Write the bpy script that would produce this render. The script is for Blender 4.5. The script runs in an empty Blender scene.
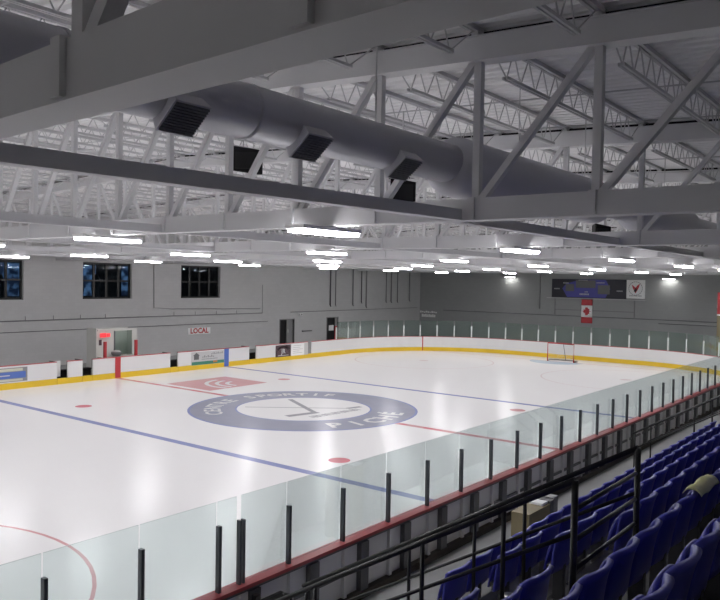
import bpy, math, random
from mathutils import Vector, Matrix
random.seed(7)
C = bpy.context.scene.collection
PI = math.pi

# ------------------------------------------------------------------ helpers
class MB:
    """collects shapes; build() links them as ONE mesh object"""
    def __init__(s): s.v = []; s.f = []; s.m = []; s.sm = []
    def add(s, vs, fs, mi=0, smooth=False):
        o = len(s.v); s.v += [tuple(p) for p in vs]
        for f in fs: s.f.append([i + o for i in f]); s.m.append(mi); s.sm.append(smooth)
        return s
    def box(s, x0, x1, y0, y1, z0, z1, mi=0):
        vs = [(x, y, z) for z in (z0, z1) for y in (y0, y1) for x in (x0, x1)]
        return s.add(vs, [(0,2,3,1),(4,5,7,6),(0,1,5,4),(2,6,7,3),(0,4,6,2),(1,3,7,5)], mi)
    def bar(s, a, b, w, h, up=(0, 0, 1), mi=0):
        a = Vector(a); b = Vector(b); d = (b - a).normalized()
        up = Vector(up)
        if abs(d.dot(up)) > .98: up = Vector((0, 1, 0))
        r = d.cross(up).normalized(); u = r.cross(d)
        vs = []
        for p in (a, b):
            for i, j in ((-1,-1),(1,-1),(1,1),(-1,1)): vs.append(p + r*(i*w/2) + u*(j*h/2))
        return s.add(vs, [(3,2,1,0),(4,5,6,7),(0,1,5,4),(1,2,6,5),(2,3,7,6),(3,0,4,7)], mi)
    def topface(s, mi):
        for i in range(0, len(s.f), 6): s.m[i+1] = mi
        return s
    def tube(s, pts, r, n=10, mi=0, cap=True):
        pts = [Vector(p) for p in pts]; rings = []
        for i, p in enumerate(pts):
            d = (pts[min(i+1, len(pts)-1)] - pts[max(i-1, 0)]).normalized()
            up = Vector((0, 0, 1)) if abs(d.z) < .95 else Vector((0, 1, 0))
            a = d.cross(up).normalized(); b = a.cross(d)
            rr = r[i] if isinstance(r, (list, tuple)) else r
            rings.append([p + a*rr*math.cos(t*2*PI/n) + b*rr*math.sin(t*2*PI/n) for t in range(n)])
        o = len(s.v); s.v += [tuple(q) for R in rings for q in R]
        for i in range(len(pts)-1):
            for k in range(n):
                s.f.append([o+i*n+k, o+i*n+(k+1)%n, o+(i+1)*n+(k+1)%n, o+(i+1)*n+k]); s.m.append(mi); s.sm.append(True)
        if cap:
            s.f.append([o+k for k in range(n)][::-1]); s.m.append(mi); s.sm.append(False)
            e = o+(len(pts)-1)*n
            s.f.append([e+k for k in range(n)]); s.m.append(mi); s.sm.append(False)
        return s
    def prism(s, poly, z0, z1, mi=0):
        n = len(poly)
        vs = [(x, y, z0) for x, y in poly] + [(x, y, z1) for x, y in poly]
        fs = [list(range(n))[::-1], [n+i for i in range(n)]]
        fs += [[i, (i+1) % n, n+(i+1) % n, n+i] for i in range(n)]
        return s.add(vs, fs, mi)
    def ribbon(s, path_in, path_out, z0, z1, mi=0):
        """solid band between two plan polylines"""
        n = len(path_in); vs = []
        for (a, b) in zip(path_in, path_out):
            vs += [(a[0], a[1], z0), (b[0], b[1], z0), (b[0], b[1], z1), (a[0], a[1], z1)]
        fs = []
        for i in range(n-1):
            o = 4*i; q = o+4
            fs += [(o, o+1, q+1, q), (o+1, o+2, q+2, q+1), (o+2, o+3, q+3, q+2), (o+3, o, q, q+3)]
        fs += [(3, 2, 1, 0), (4*(n-1), 4*(n-1)+1, 4*(n-1)+2, 4*(n-1)+3)]
        return s.add(vs, fs, mi)
    def ball(s, c, r, mi=0, n=12, m=8, zs=1):
        vs = []; fs = []
        for i in range(m+1):
            t = PI*i/m
            for k in range(n):
                p = 2*PI*k/n
                vs.append((c[0]+r*math.sin(t)*math.cos(p), c[1]+r*math.sin(t)*math.sin(p), c[2]+r*zs*math.cos(t)))
        for i in range(m):
            for k in range(n):
                fs.append((i*n+k, (i+1)*n+k, (i+1)*n+(k+1) % n, i*n+(k+1) % n))
        return s.add(vs, fs, mi, True)
    def shell(s, f, nu, nv, th, mi=0):
        """curved solid sheet: f(u,v)->point, th = offset vector function"""
        A = [[Vector(f(i/nu, j/nv)) for i in range(nu+1)] for j in range(nv+1)]
        B = [[Vector(f(i/nu, j/nv)) + Vector(th(i/nu, j/nv)) for i in range(nu+1)] for j in range(nv+1)]
        o = len(s.v); w = nu+1; N = w*(nv+1)
        s.v += [tuple(p) for R in A for p in R] + [tuple(p) for R in B for p in R]
        def add(f): s.f.append([o+k for k in f]); s.m.append(mi); s.sm.append(True)
        for j in range(nv):
            for i in range(nu):
                a = j*w+i
                add((a, a+1, a+w+1, a+w)); add((N+a, N+a+w, N+a+w+1, N+a+1))
        for i in range(nu):
            add((i, N+i, N+i+1, i+1)); a = nv*w+i; add((a, a+1, N+a+1, N+a))
        for j in range(nv):
            a = j*w; add((a, a+w, N+a+w, N+a)); a = j*w+nu; add((a, N+a, N+a+w, a+w))
        return s
    def mesh(s, name, mats):
        me = bpy.data.meshes.new(name); me.from_pydata(s.v, [], s.f)
        for m in (mats if isinstance(mats, (list, tuple)) else [mats]): me.materials.append(m)
        me.polygons.foreach_set('material_index', s.m); me.polygons.foreach_set('use_smooth', s.sm)
        me.update(); return me
    def build(s, name, mats, parent=None):
        o = bpy.data.objects.new(name, s.mesh(name, mats)); C.objects.link(o)
        if parent: o.parent = parent
        return o

def link(name, me, parent=None, loc=None):
    o = bpy.data.objects.new(name, me); C.objects.link(o)
    if parent: o.parent = parent
    if loc: o.location = loc
    return o
def tag(o, label=None, cat=None, group=None, kind=None):
    if label: o['label'] = label
    if cat: o['category'] = cat
    if group: o['group'] = group
    if kind: o['kind'] = kind
    return o
def thing(name, label, cat, loc=(0, 0, 0), group=None, rz=0):
    o = bpy.data.objects.new(name, None); C.objects.link(o); o.empty_display_size = .2
    o.location = loc; o.rotation_euler = (0, 0, rz)
    return tag(o, label, cat, group)
def copy_tree(o, parent=None):
    c = o.copy(); C.objects.link(c)
    if parent: c.parent = parent
    for ch in list(o.children): copy_tree(ch, c)
    return c
ORD = ['first','second','third','fourth','fifth','sixth','seventh','eighth','ninth','tenth','eleventh','twelfth','thirteenth','fourteenth',
       'fifteenth','sixteenth','seventeenth','eighteenth','nineteenth','twentieth','twenty-first','twenty-second','twenty-third','twenty-fourth',
       'twenty-fifth','twenty-sixth','twenty-seventh','twenty-eighth','twenty-ninth','thirtieth','thirty-first','thirty-second','thirty-third',
       'thirty-fourth','thirty-fifth','thirty-sixth','thirty-seventh','thirty-eighth','thirty-ninth','fortieth']

# ------------------------------------------------------------------ materials
def mat(name, col, rough=.6, var=.06, scale=4., metal=0., spec=.5, bump=0., emit=None, estr=0., coat=0.):
    m = bpy.data.materials.new(name); m.use_nodes = True
    nt = m.node_tree; b = nt.nodes['Principled BSDF']
    b.inputs['Roughness'].default_value = rough; b.inputs['Metallic'].default_value = metal
    b.inputs['Specular IOR Level'].default_value = spec
    b.inputs['Coat Weight'].default_value = coat
    tc = nt.nodes.new('ShaderNodeTexCoord'); nz = nt.nodes.new('ShaderNodeTexNoise')
    nz.inputs['Scale'].default_value = scale; nz.inputs['Detail'].default_value = 4
    nt.links.new(tc.outputs['Object'], nz.inputs['Vector'])
    mx = nt.nodes.new('ShaderNodeMix'); mx.data_type = 'RGBA'
    mx.inputs[6].default_value = (*[max(0, c*(1-var)) for c in col], 1)
    mx.inputs[7].default_value = (*[min(1, c*(1+var)) for c in col], 1)
    nt.links.new(nz.outputs['Fac'], mx.inputs[0]); nt.links.new(mx.outputs[2], b.inputs['Base Color'])
    if bump:
        bp = nt.nodes.new('ShaderNodeBump'); bp.inputs['Strength'].default_value = bump; bp.inputs['Distance'].default_value = .02
        nt.links.new(nz.outputs['Fac'], bp.inputs['Height']); nt.links.new(bp.outputs['Normal'], b.inputs['Normal'])
    if emit:
        b.inputs['Emission Color'].default_value = (*emit, 1); b.inputs['Emission Strength'].default_value = estr
    return m
def wall_mat(name, col, axis):
    """painted concrete block: faint courses"""
    m = mat(name, col, .75, .07, .35)
    nt = m.node_tree; b = nt.nodes['Principled BSDF']
    mx = [n for n in nt.nodes if n.type == 'MIX'][0]; tc = [n for n in nt.nodes if n.type == 'TEX_COORD'][0]
    sep = nt.nodes.new('ShaderNodeSeparateXYZ'); cmb = nt.nodes.new('ShaderNodeCombineXYZ')
    nt.links.new(tc.outputs['Object'], sep.inputs[0])
    nt.links.new(sep.outputs[axis], cmb.inputs[0]); nt.links.new(sep.outputs[2], cmb.inputs[1])
    br = nt.nodes.new('ShaderNodeTexBrick'); br.inputs['Scale'].default_value = 1
    br.inputs['Brick Width'].default_value = .4; br.inputs['Row Height'].default_value = .2
    br.inputs['Mortar Size'].default_value = .008
    br.inputs['Color1'].default_value = (1, 1, 1, 1); br.inputs['Color2'].default_value = (.96, .96, .96, 1); br.inputs['Mortar'].default_value = (.93, .93, .93, 1)
    nt.links.new(cmb.outputs[0], br.inputs['Vector'])
    mul = nt.nodes.new('ShaderNodeMix'); mul.data_type = 'RGBA'; mul.blend_type = 'MULTIPLY'; mul.inputs[0].default_value = 1
    nt.links.new(mx.outputs[2], mul.inputs[6]); nt.links.new(br.outputs['Color'], mul.inputs[7])
    nt.links.new(mul.outputs[2], b.inputs['Base Color'])
    return m
def glass_mat(name, tint, haze=.05, hazecol=(.75, .85, .85), refl=.08):
    m = bpy.data.materials.new(name); m.use_nodes = True; nt = m.node_tree
    nt.nodes.remove(nt.nodes['Principled BSDF']); out = nt.nodes['Material Output']
    tr = nt.nodes.new('ShaderNodeBsdfTransparent'); tr.inputs[0].default_value = (*tint, 1)
    df = nt.nodes.new('ShaderNodeBsdfTranslucent'); df.inputs[0].default_value = (*hazecol, 1)
    gl = nt.nodes.new('ShaderNodeBsdfGlossy'); gl.inputs['Roughness'].default_value = .02
    lw = nt.nodes.new('ShaderNodeLayerWeight'); lw.inputs[0].default_value = .25
    mm = nt.nodes.new('ShaderNodeMath'); mm.operation = 'MULTIPLY'; mm.inputs[1].default_value = refl/.1
    m1 = nt.nodes.new('ShaderNodeMixShader'); m1.inputs[0].default_value = haze
    m2 = nt.nodes.new('ShaderNodeMixShader')
    nt.links.new(tr.outputs[0], m1.inputs[1]); nt.links.new(df.outputs[0], m1.inputs[2])
    nt.links.new(lw.outputs['Fresnel'], mm.inputs[0]); nt.links.new(mm.outputs[0], m2.inputs[0])
    nt.links.new(m1.outputs[0], m2.inputs[1]); nt.links.new(gl.outputs[0], m2.inputs[2])
    nt.links.new(m2.outputs[0], out.inputs['Surface'])
    return m
def emis(name, col, strength):
    m = bpy.data.materials.new(name); m.use_nodes = True; nt = m.node_tree
    b = nt.nodes['Principled BSDF']; b.inputs['Base Color'].default_value = (*[c*.6 for c in col], 1)
    b.inputs['Emission Color'].default_value = (*col, 1); b.inputs['Emission Strength'].default_value = strength
    return m

LAMP = 84.
ICE_R = .21
def ice_like(name, col, var=.03, scale=1.2):
    m = mat(name, col, ICE_R, var, scale, spec=.09)
    return m
M = dict(
    ice=ice_like('ice_white', (.90, .89, .883), .02, .25), ice_red=ice_like('ice_paint_red', (.66, .22, .25), .08, 2),
    ice_pink=ice_like('ice_paint_pale_red', (.66, .36, .37), .10, 2), ice_blue=ice_like('ice_paint_blue', (.30, .33, .56), .1, 2),
    ice_slate=ice_like('ice_paint_slate_blue', (.37, .38, .46), .10, 1.2), ice_grey=ice_like('ice_paint_grey', (.40, .40, .42), .08, 2),
    ice_faint=ice_like('ice_paint_faint_red', (.80, .68, .68), .05, 2),
    ice_crease=ice_like('ice_paint_crease', (.52, .64, .76), .05, 2), ice_lettering=ice_like('ice_paint_white', (.78, .77, .77), .03, 2),
    steel=mat('painted_steel_grey', (.70, .70, .71), .5, .05, 1.5), deck=mat('roof_deck_grey', (.92, .92, .92), .6, .05, .6),
    joist=mat('joist_grey', (.58, .58, .59), .5, .06, 1.5), duct=mat('duct_painted_grey', (.58, .58, .62), .6, .05, 1.2),
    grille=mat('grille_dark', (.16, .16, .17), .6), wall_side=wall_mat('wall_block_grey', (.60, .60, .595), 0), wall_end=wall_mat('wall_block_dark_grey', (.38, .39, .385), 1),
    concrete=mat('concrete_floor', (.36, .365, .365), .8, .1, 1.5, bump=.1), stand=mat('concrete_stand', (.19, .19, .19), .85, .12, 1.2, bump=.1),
    board=mat('board_white', (.80, .80, .80), .3, .02, 1.), cap=mat('cap_red', (.50, .07, .08), .35, .1, 3.), yellow=mat('kick_yellow', (.83, .56, .03), .35, .05, 2.),
    boardback=mat('board_back_grey', (.82, .81, .81), .6, .08, 1.5), frame=mat('board_frame_dark', (.14, .14, .145), .5, .1, 2), kick=mat('kick_brown', (.07, .06, .05), .8, .25, 3.),
    post_dark=mat('glass_post_dark', (.10, .11, .12), .4, .05, 3., metal=.3), post_white=mat('glass_post_white', (.72, .76, .74), .4, .03, 3.),
    blue=mat('seat_blue', (.065, .068, .46), .38, .08, 6.), bracket=mat('seat_bracket', (.06, .06, .065), .5), black=mat('black_paint', (.012, .012, .013), .35, .1, 5.),
    matte=mat('matte_black', (.01, .01, .011), .8), white=mat('white_paint', (.92, .92, .91), .5, .03, 2.), cream=mat('cream_panel', (.62, .62, .58), .5, .04, 2.),
    red=mat('red_paint', (.55, .05, .06), .4, .06, 3.), bluep=mat('blue_panel', (.10, .18, .52), .4, .05, 3.), green=mat('green_panel', (.06, .26, .18), .4, .05, 3.),
    navy=mat('scoreboard_navy', (.015, .016, .03), .4, .08, 3.), violet=mat('scoreboard_blue', (.07, .07, .36), .4, .05, 3.), digit=mat('scoreboard_display', (.13, .13, .13), .3, .06, 3.),
    maroon=mat('maroon_panel', (.085, .05, .06), .4, .06, 3.), ivory=mat('ivory_stripe', (.62, .62, .50), .5, .04, 3.), grey=mat('mid_grey', (.28, .28, .28), .6, .06, 2.), lightgrey=mat('light_grey', (.58, .58, .58), .5, .04, 2.),
    orange=mat('orange_paint', (.65, .25, .06), .5), ply=mat('tan_plywood', (.30, .25, .145), .6, .08, 2.), cloth=mat('pale_yellow_cloth', (.95, .90, .46), .8, .1, 8.), net=mat('net_cord', (.72, .72, .72), .8),
    lamp=emis('lamp_lens', (.985, .97, 1.0), LAMP*.84), exit=emis('exit_sign_red', (1.0, .05, .06), 1.1),
    glass=glass_mat('rink_glass', (.915, .958, .952), .04, (.62, .8, .8), refl=.035), endglass=glass_mat('end_glass', (.86, .92, .895), .06, (.6, .75, .7), .04), winglass=glass_mat('window_glass', (.8, .88, .95), .01, refl=.05),
    dusk=None, glassedge=mat('glass_edge', (.16, .22, .21), .3, .05, 3.), chrome=mat('metal_clamp', (.7, .7, .68), .3, .03, 3., metal=.8))
# dusk light behind the lobby windows
m = bpy.data.materials.new('dusk_window'); m.use_nodes = True; nt = m.node_tree; b = nt.nodes['Principled BSDF']
b.inputs['Base Color'].default_value = (.05, .08, .15, 1)
nz = nt.nodes.new('ShaderNodeTexNoise'); nz.inputs['Scale'].default_value = 2.2; nz.inputs['Detail'].default_value = 3
tc = nt.nodes.new('ShaderNodeTexCoord'); nt.links.new(tc.outputs['Object'], nz.inputs['Vector'])
rp = nt.nodes.new('ShaderNodeValToRGB'); rp.color_ramp.elements[0].position = .45; rp.color_ramp.elements[0].color = (.01, .02, .05, 1)
rp.color_ramp.elements[1].position = .62; rp.color_ramp.elements[1].color = (.16, .30, .52, 1)
nt.links.new(nz.outputs['Fac'], rp.inputs[0]); nt.links.new(rp.outputs[0], b.inputs['Emission Color']); b.inputs['Emission Strength'].default_value = .55
M['dusk'] = m

# ------------------------------------------------------------------ main dimensions (metres; ice at z=0, x along the rink, y across it)
W = 12.83; XE = 27.4; RC = 8.5; XW = 39.0; YW = 20.2; XB = -30.0; YB = -22.6
ZB, ZT, ZD = 6.06, 8.49, 8.61          # ZT, ZD hold at |y| = 16.5; the roof rises gently to its ridge at y = 0
SLOPE = .045
def rise(y): return SLOPE*(16.5-abs(y))
ZW = 9.5  # wall height; walls stop above the roof line
#           # truss underside, truss top, deck underside
TX = [-20.25 + 7.046*i for i in range(9)]  # truss lines
NODE = 1.68

# text as mesh
def text_mesh(s, size, extrude=.004, bold=0.0, align='CENTER'):
    cu = bpy.data.curves.new('lettering', 'FONT'); cu.body = s; cu.size = size; cu.extrude = extrude; cu.offset = bold
    cu.align_x = align; cu.align_y = 'CENTER'; cu.resolution_u = 2
    o = bpy.data.objects.new('lettering', cu); C.objects.link(o)
    dg = bpy.context.evaluated_depsgraph_get(); dg.update()
    me = bpy.data.meshes.new_from_object(o.evaluated_get(dg))
    bpy.data.objects.remove(o); bpy.data.curves.remove(cu)
    return me
def text_on(name, s, size, mtx, material, parent=None, extrude=.004, bold=0., sx=1.):
    me = text_mesh(s, size, extrude, bold); me.materials.clear(); me.materials.append(material)
    me.transform(mtx @ Matrix.Diagonal((sx, 1, 1, 1)))
    o = link(name, me, parent); return o
def merge_text(items, name, material, parent):
    """several transformed strings -> one mesh object"""
    mb = MB()
    for s, size, mtx, ex, bold in items:
        me = text_mesh(s, size, ex, bold); me.transform(mtx)
        mb.add([v.co[:] for v in me.vertices], [list(p.vertices) for p in me.polygons]); bpy.data.meshes.remove(me)
    return mb.build(name, material, parent)
def facing_my(x, y, z):   # text upright on a wall that looks towards -y
    return Matrix.Translation((x, y, z)) @ Matrix.Rotation(PI/2, 4, 'X')
def facing_mx(x, y, z):   # text upright on a wall that looks towards -x
    return Matrix.Translation((x, y, z)) @ Matrix.Rotation(-PI/2, 4, 'Z') @ Matrix.Rotation(PI/2, 4, 'X')

# ------------------------------------------------------------------ rink outline
def rink_path(off=0., x_start=-27., seg=14):
    p = []; r = RC+off; cx = XE-RC; cy = W-RC
    x = x_start
    while x < cx-.01: p.append((x, W+off)); x += 1.5
    for i in range(seg+1):
        a = PI/2*(1-i/seg); p.append((cx+r*math.cos(a), cy+r*math.sin(a)))
    for i in range(1, 6): p.append((XE+off, cy-2*cy*i/6))
    for i in range(seg+1):
        a = -PI/2*i/seg; p.append((cx+r*math.cos(a), -cy+r*math.sin(a)))
    return p, cx
# arc-length lookup along the end curve starting at (cx, W)
def end_point(s, off=0.):
    cx = XE-RC; cy = W-RC; q = RC*PI/2
    if s < 0: return (cx+s, W+off), (0, 1)
    if s <= q:
        a = PI/2-s/RC; return (cx+(RC+off)*math.cos(a), cy+(RC+off)*math.sin(a)), (math.cos(a), math.sin(a))
    if s <= q+2*cy: return (XE+off, cy-(s-q)), (1, 0)
    if s <= 2*q+2*cy:
        a = -(s-q-2*cy)/RC; return (cx+(RC+off)*math.cos(a), -cy+(RC+off)*math.sin(a)), (math.cos(a), math.sin(a))
    return (cx-(s-2*q-2*cy), -W-off), (0, -1)
S_END = 2*RC*PI/2+2*(W-RC)

# ------------------------------------------------------------------ SETTING
tag(MB().box(XB, XW, YB, YW+4.5, -.30, -.04).build('floor', M['concrete']), kind='structure')
ice_p, _ = rink_path(0.0); ice_poly = ice_p + [(-27., -W)]
ice = MB().prism(ice_poly[::-1], -.039, 0.).build('floor_ice', M['ice']); tag(ice, kind='structure')
tag(MB().box(XB, XW, -15.65, -W-.22, -.039, .10).build('floor_walkway', M['concrete']), kind='structure')
# deck with ribs running across the rink
mb = MB(); x = XB; n = 0; prof = []
while x < XW:
    prof += [(x, ZD+.06), (x+.07, ZD+.06), (x+.10, ZD), (x+.20, ZD), (x+.23, ZD+.06)]; x += .26
n = len(prof)
vs = [(px, y, pz+rise(y)) for y in (YB, 0, YW) for px, pz in prof]
mb.add(vs, [(r*n+i, r*n+n+i, r*n+n+i+1, r*n+i+1) for r in (0, 1) for i in range(n-1)])
for a, b in ((YB, 0), (0, YW)):
    mb.add([(x_, y_, ZD+rise(y_)+h_) for h_ in (.10, .25) for y_ in (a, b) for x_ in (XB, XW)], [(0,2,3,1),(4,5,7,6),(0,1,5,4),(2,6,7,3),(0,4,6,2),(1,3,7,5)])
tag(mb.build('ceiling', M['deck']), kind='structure')
# side wall with windows and door openings
WIN = [(-4.72, -1.12), (2.52, 5.94), (9.80, 13.26)]; WZ = (3.80, 6.02)
DOOR = [(19.37, 20.95), (24.98, 26.40)]; DZ = 2.03
mb = MB(); T = .3
mb.box(XB, XW, YW, YW+T, WZ[1], ZD+rise(YW)+.05)
mb.box(XB, XW, YW, YW+T, DZ, WZ[0])
xs = [XB]+[v for w in WIN for v in w]+[XW]
for i in range(0, len(xs), 2): mb.box(xs[i], xs[i+1], YW, YW+T, WZ[0], WZ[1])
xs = [XB]+[v for w in DOOR for v in w]+[XW]
for i in range(0, len(xs), 2): mb.box(xs[i], xs[i+1], YW, YW+T, -.04, DZ)
tag(mb.build('wall_left', M['wall_side']), kind='structure')
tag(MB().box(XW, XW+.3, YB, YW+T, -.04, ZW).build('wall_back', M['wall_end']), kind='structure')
tag(MB().box(XB-.3, XB, YB, YW+T, -.04, ZW).build('wall_front', M['wall_side']), kind='structure')
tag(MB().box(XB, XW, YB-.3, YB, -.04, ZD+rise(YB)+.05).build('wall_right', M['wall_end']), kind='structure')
# lobby behind the windows, corridor behind the doors
tag(MB().box(-9, 16, YW+3.6, YW+3.8, 3.3, 6.6).build('wall_lobby', M['black']), kind='structure')
tag(MB().box(-9, 16, YW+.3, YW+3.6, 3.3, 3.4).build('floor_lobby', M['black']), kind='structure')
tag(MB().box(-9, 16, YW+.3, YW+3.6, 6.5, 6.6).build('ceiling_lobby', M['black']), kind='structure')
mb = MB()
for (a, b) in DOOR:
    mb.box(a-.3, b+.3, YW+2.2, YW+2.3, -.04, 2.4); mb.box(a-.4, a-.3, YW+.3, YW+2.3, -.04, 2.4); mb.box(b+.3, b+.4, YW+.3, YW+2.3, -.04, 2.4); mb.box(a-.4, b+.4, YW+.3, YW+2.3, 2.4, 2.5)
tag(mb.build('wall_corridor', M['grey']), kind='structure')
mb = MB()
for (x0, x1) in ((-8.5, -5.4), (-5.2, -2.2), (-2.0, .6), (1.2, 3.4), (3.7, 5.6), (7.6, 8.4)): mb.box(x0, x1, YW+3.5, YW+3.58, 3.9, 5.9)
tag(mb.build('window_4', M['dusk']), kind='structure')
for k, (x, y, h, w) in enumerate(((-4.3, 22.0, 1.5, .45), (-2.6, 22.4, 1.3, .8), (-1.6, 21.8, 1.8, .35), (3.5, 22.2, 1.7, .5), (4.5, 21.9, 1.9, .55), (5.3, 22.3, 1.2, .4))):
    mb = MB().tube([(x, y, 3.4), (x, y, 3.4+.25*h), (x, y, 3.4+.5*h), (x, y, 3.4+.8*h), (x, y, 3.4+h)], [w*.35, w*.4, w*.55, w*.5, w*.15], 10)  # made-up dark solid standing in for a silhouette in the lobby
    tag(mb.build('lobby_figure_shape', M['matte']), None, None)
    o = C.objects[-1]; o.name = 'lobby_plant'
    tag(o, ['dark tall plant in the lobby window closest to the frame edge', 'dark wide plant low in that same lobby window, middle', 'dark slim plant beside the window edge mullion of the first window',
            'dark plant behind the second window, nearer its blue pane', 'tallest dark plant behind the middle of the second window', 'short dark plant behind the last pane of the second window'][k], 'plant', 'dark plants in the lobby')
def window(idx, x0, x1):
    z0, z1 = WZ; y = YW+.2
    f = MB(); t = .11
    f.box(x0, x1, y, y+.08, z0, z0+t); f.box(x0, x1, y, y+.08, z1-t, z1); f.box(x0, x0+t, y, y+.08, z0+t, z1-t); f.box(x1-t, x1, y, y+.08, z0+t, z1-t)
    for k in (1, 2, 3):
        xm = x0+(x1-x0)*k/4; f.box(xm-.075, xm+.075, y, y+.08, z0+t, z1-t)
    zm = z0+(z1-z0)*.5
    for k in range(4):
        a = x0+(x1-x0)*k/4+(.075 if k else t); b = x0+(x1-x0)*(k+1)/4-(.075 if k < 3 else t); f.box(a, b, y+.01, y+.07, zm-.05, zm+.05)
    o = tag(f.build('window_%d' % idx, M['black']), kind='structure')
    MB().box(x0+t, x1-t, y+.085, y+.095, z0+t, z1-t).build('window_pane', M['winglass'], o)
    MB().box(x0, x1, y-.19, y, z0-.02, z0-.0005).build('window_sill', M['wall_side'], o)
for i, (a, b) in enumerate(WIN): window(i+1, a, b)
for i, (a, b) in enumerate(DOOR):
    f = MB(); f.box(a-.07, a, YW-.03, YW+.3, 0, DZ+.07); f.box(b, b+.07, YW-.03, YW+.3, 0, DZ+.07); f.box(a, b, YW-.03, YW+.3, DZ, DZ+.07)
    o = tag(f.build('door_%d' % (i+1), M['grey']), kind='structure')
    mid = a+(b-a)*.55
    if i == 0:
        MB().box(mid, b-.01, YW+.1, YW+.15, 0, DZ-.01).build('door_leaf', M['grey'], o)
        MB().tube([(mid+.12, YW+.06, 1.0), (mid+.12, YW+.06, 1.25)], .02).build('door_handle', M['chrome'], o)
        MB().box(a+.02, mid-.02, YW+.18, YW+.22, 0, DZ-.01).build('door_leaf', M['black'], o)
    else:
        MB().box(a+.02, b-.3, YW+.1, YW+.15, 0, DZ-.01).build('door_leaf', M['black'], o)
        MB().box(a+.35, a+.95, YW+.06, YW+.095, .95, 1.4).build('door_notice', M['white'], o)
        MB().box(b-.29, b-.01, YW+.06, YW+.16, 0, 1.3).build('door_leaf', M['red'], o)
        MB().box(b-.29, b-.01, YW+.06, YW+.16, 1.3, DZ-.01).build('door_leaf', M['grey'], o)
# stepped concrete stand
SY0 = -15.66; TR = .61; RI = .34; SZ0 = 1.37
AX = (-16.98, -15.52); A2 = (-3.2, -1.85)
def tread_z(k): return SZ0+RI*k
mb = MB()
def stand_block(x0, x1, k0=0, k1=10):
    for k in range(k0, k1):
        y0 = SY0-TR*k; y1 = y0-TR if k < k1-1 else YB
        mb.box(x0, x1, y1, y0, -.04 if k == 0 else tread_z(k-1)-.2, tread_z(k))
stand_block(XB, AX[0]); stand_block(AX[1], A2[0]); stand_block(A2[1], 30)
for a in (AX, A2): stand_block(a[0], a[1], 4, 10)
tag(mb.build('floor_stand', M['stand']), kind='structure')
mb = MB()
for a in (AX, A2):
    ns = 13; ytop = SY0-TR*4; run = .30; ris = (tread_z(3)-.1)/ns
    for s in range(ns):
        y0 = ytop+run*(ns-s); mb.box(a[0]+.005, a[1]-.005, ytop, y0, .1+ris*s-(.13 if s == 0 else 0.02), .1+ris*(s+1))
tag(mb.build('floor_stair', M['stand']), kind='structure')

# ------------------------------------------------------------------ ice markings (parts of the ice)
Z1, Z2, Z3 = .0015, .003, .0045
def flat(name, polys, m, z0=0.0, z1=Z1):
    mb = MB()
    for p in polys: mb.prism(p, z0+.0002, z1)
    return mb.build(name, m, ice)
def rect(x0, x1, y0, y1): return [(x0, y0), (x1, y0), (x1, y1), (x0, y1)]
def ringpolys(cx, cy, r0, r1, a0=0, a1=2*PI, n=64):
    out = []
    for i in range(n):
        t0 = a0+(a1-a0)*i/n; t1 = a0+(a1-a0)*(i+1)/n
        out.append([(cx+r0*math.cos(t0), cy+r0*math.sin(t0)), (cx+r1*math.cos(t0), cy+r1*math.sin(t0)), (cx+r1*math.cos(t1), cy+r1*math.sin(t1)), (cx+r0*math.cos(t1), cy+r0*math.sin(t1))])
    return out
def disc(cx, cy, r, n=28): return [(cx+r*math.cos(2*PI*i/n), cy+r*math.sin(2*PI*i/n)) for i in range(n)]
BX = 7.34
flat('blue_line', [rect(-BX-.15, -BX+.15, -W+.02, W-.02)], M['ice_blue'])
flat('blue_line', [rect(BX-.15, BX+.15, -W+.02, W-.02)], M['ice_blue'])
pol = []
for (ya, yb) in ((-W+.02, -4.56), (4.56, W-.02)):
    y = ya
    while y < yb-.05:
        pol.append(rect(-.15, .15, y, min(y+1.5, yb))); y += 1.5
flat('centre_line', pol, M['ice_pink'])
pol = []
for (ya, yb) in ((-W+.3, -4.7), (4.8, W-.3)):
    y = ya
    while y < yb: pol.append(rect(-.11, .11, y, min(y+.75, yb))); y += 1.5
flat('centre_line_dash', pol, M['ice_red'], 0, Z2)
flat('goal_line', [rect(25.22, 25.28, -11.2, 11.2)], M['ice_red'])
for sx in (-5.74, 5.74):
    for sy in (-6.62, 6.62):
        flat('faceoff_dot', [disc(sx, sy, .32)], M['ice_red'] if sx < 0 else M['ice_pink'])
for (cx, cy) in ((-19.0, -6.62), (19.0, -6.62), (19.0, 6.62), (-19.0, 6.62)):
    flat('faceoff_circle', ringpolys(cx, cy, 4.50, 4.57), M['ice_pink'] if cx < 0 else M['ice_faint']); flat('faceoff_dot', [disc(cx, cy, .30)], M['ice_faint'])
a = []
for i in range(17):
    t = PI/2+PI*i/16; a.append((25.22+1.83*math.cos(t), 1.83*math.sin(t)))
flat('goal_crease', [a], M['ice_crease'])
# centre logo: slate ring, lettering, crossed sticks
flat('centre_ring', ringpolys(0, 0, 2.72, 4.56, n=96), M['ice_slate'])
flat('centre_ring_edge', ringpolys(0, 0, 4.50, 4.60, n=96)+ringpolys(0, 0, 2.68, 2.75, n=96), M['ice_blue'], 0, Z2)
def arc_text(s, r, a0, a1, size, inward, name):
    items = []; n = len(s)
    for i, ch in enumerate(s):
        if ch == ' ': continue
        t = math.radians(a0+(a1-a0)*i/(n-1))
        rot = t-PI/2 if not inward else t+PI/2
        items.append((ch, size, Matrix.Translation((r*math.cos(t), r*math.sin(t), Z3)) @ Matrix.Rotation(rot, 4, 'Z'), .0012, .03 if inward else .015))
    merge_text(items, name, M['ice_lettering'], ice)
arc_text('CENTRE SPORTIF', 3.60, 152, 24, .92, False, 'logo_lettering')
arc_text('PICH\u00c9', 3.72, -120, -66, 1.12, True, 'logo_lettering')
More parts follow.
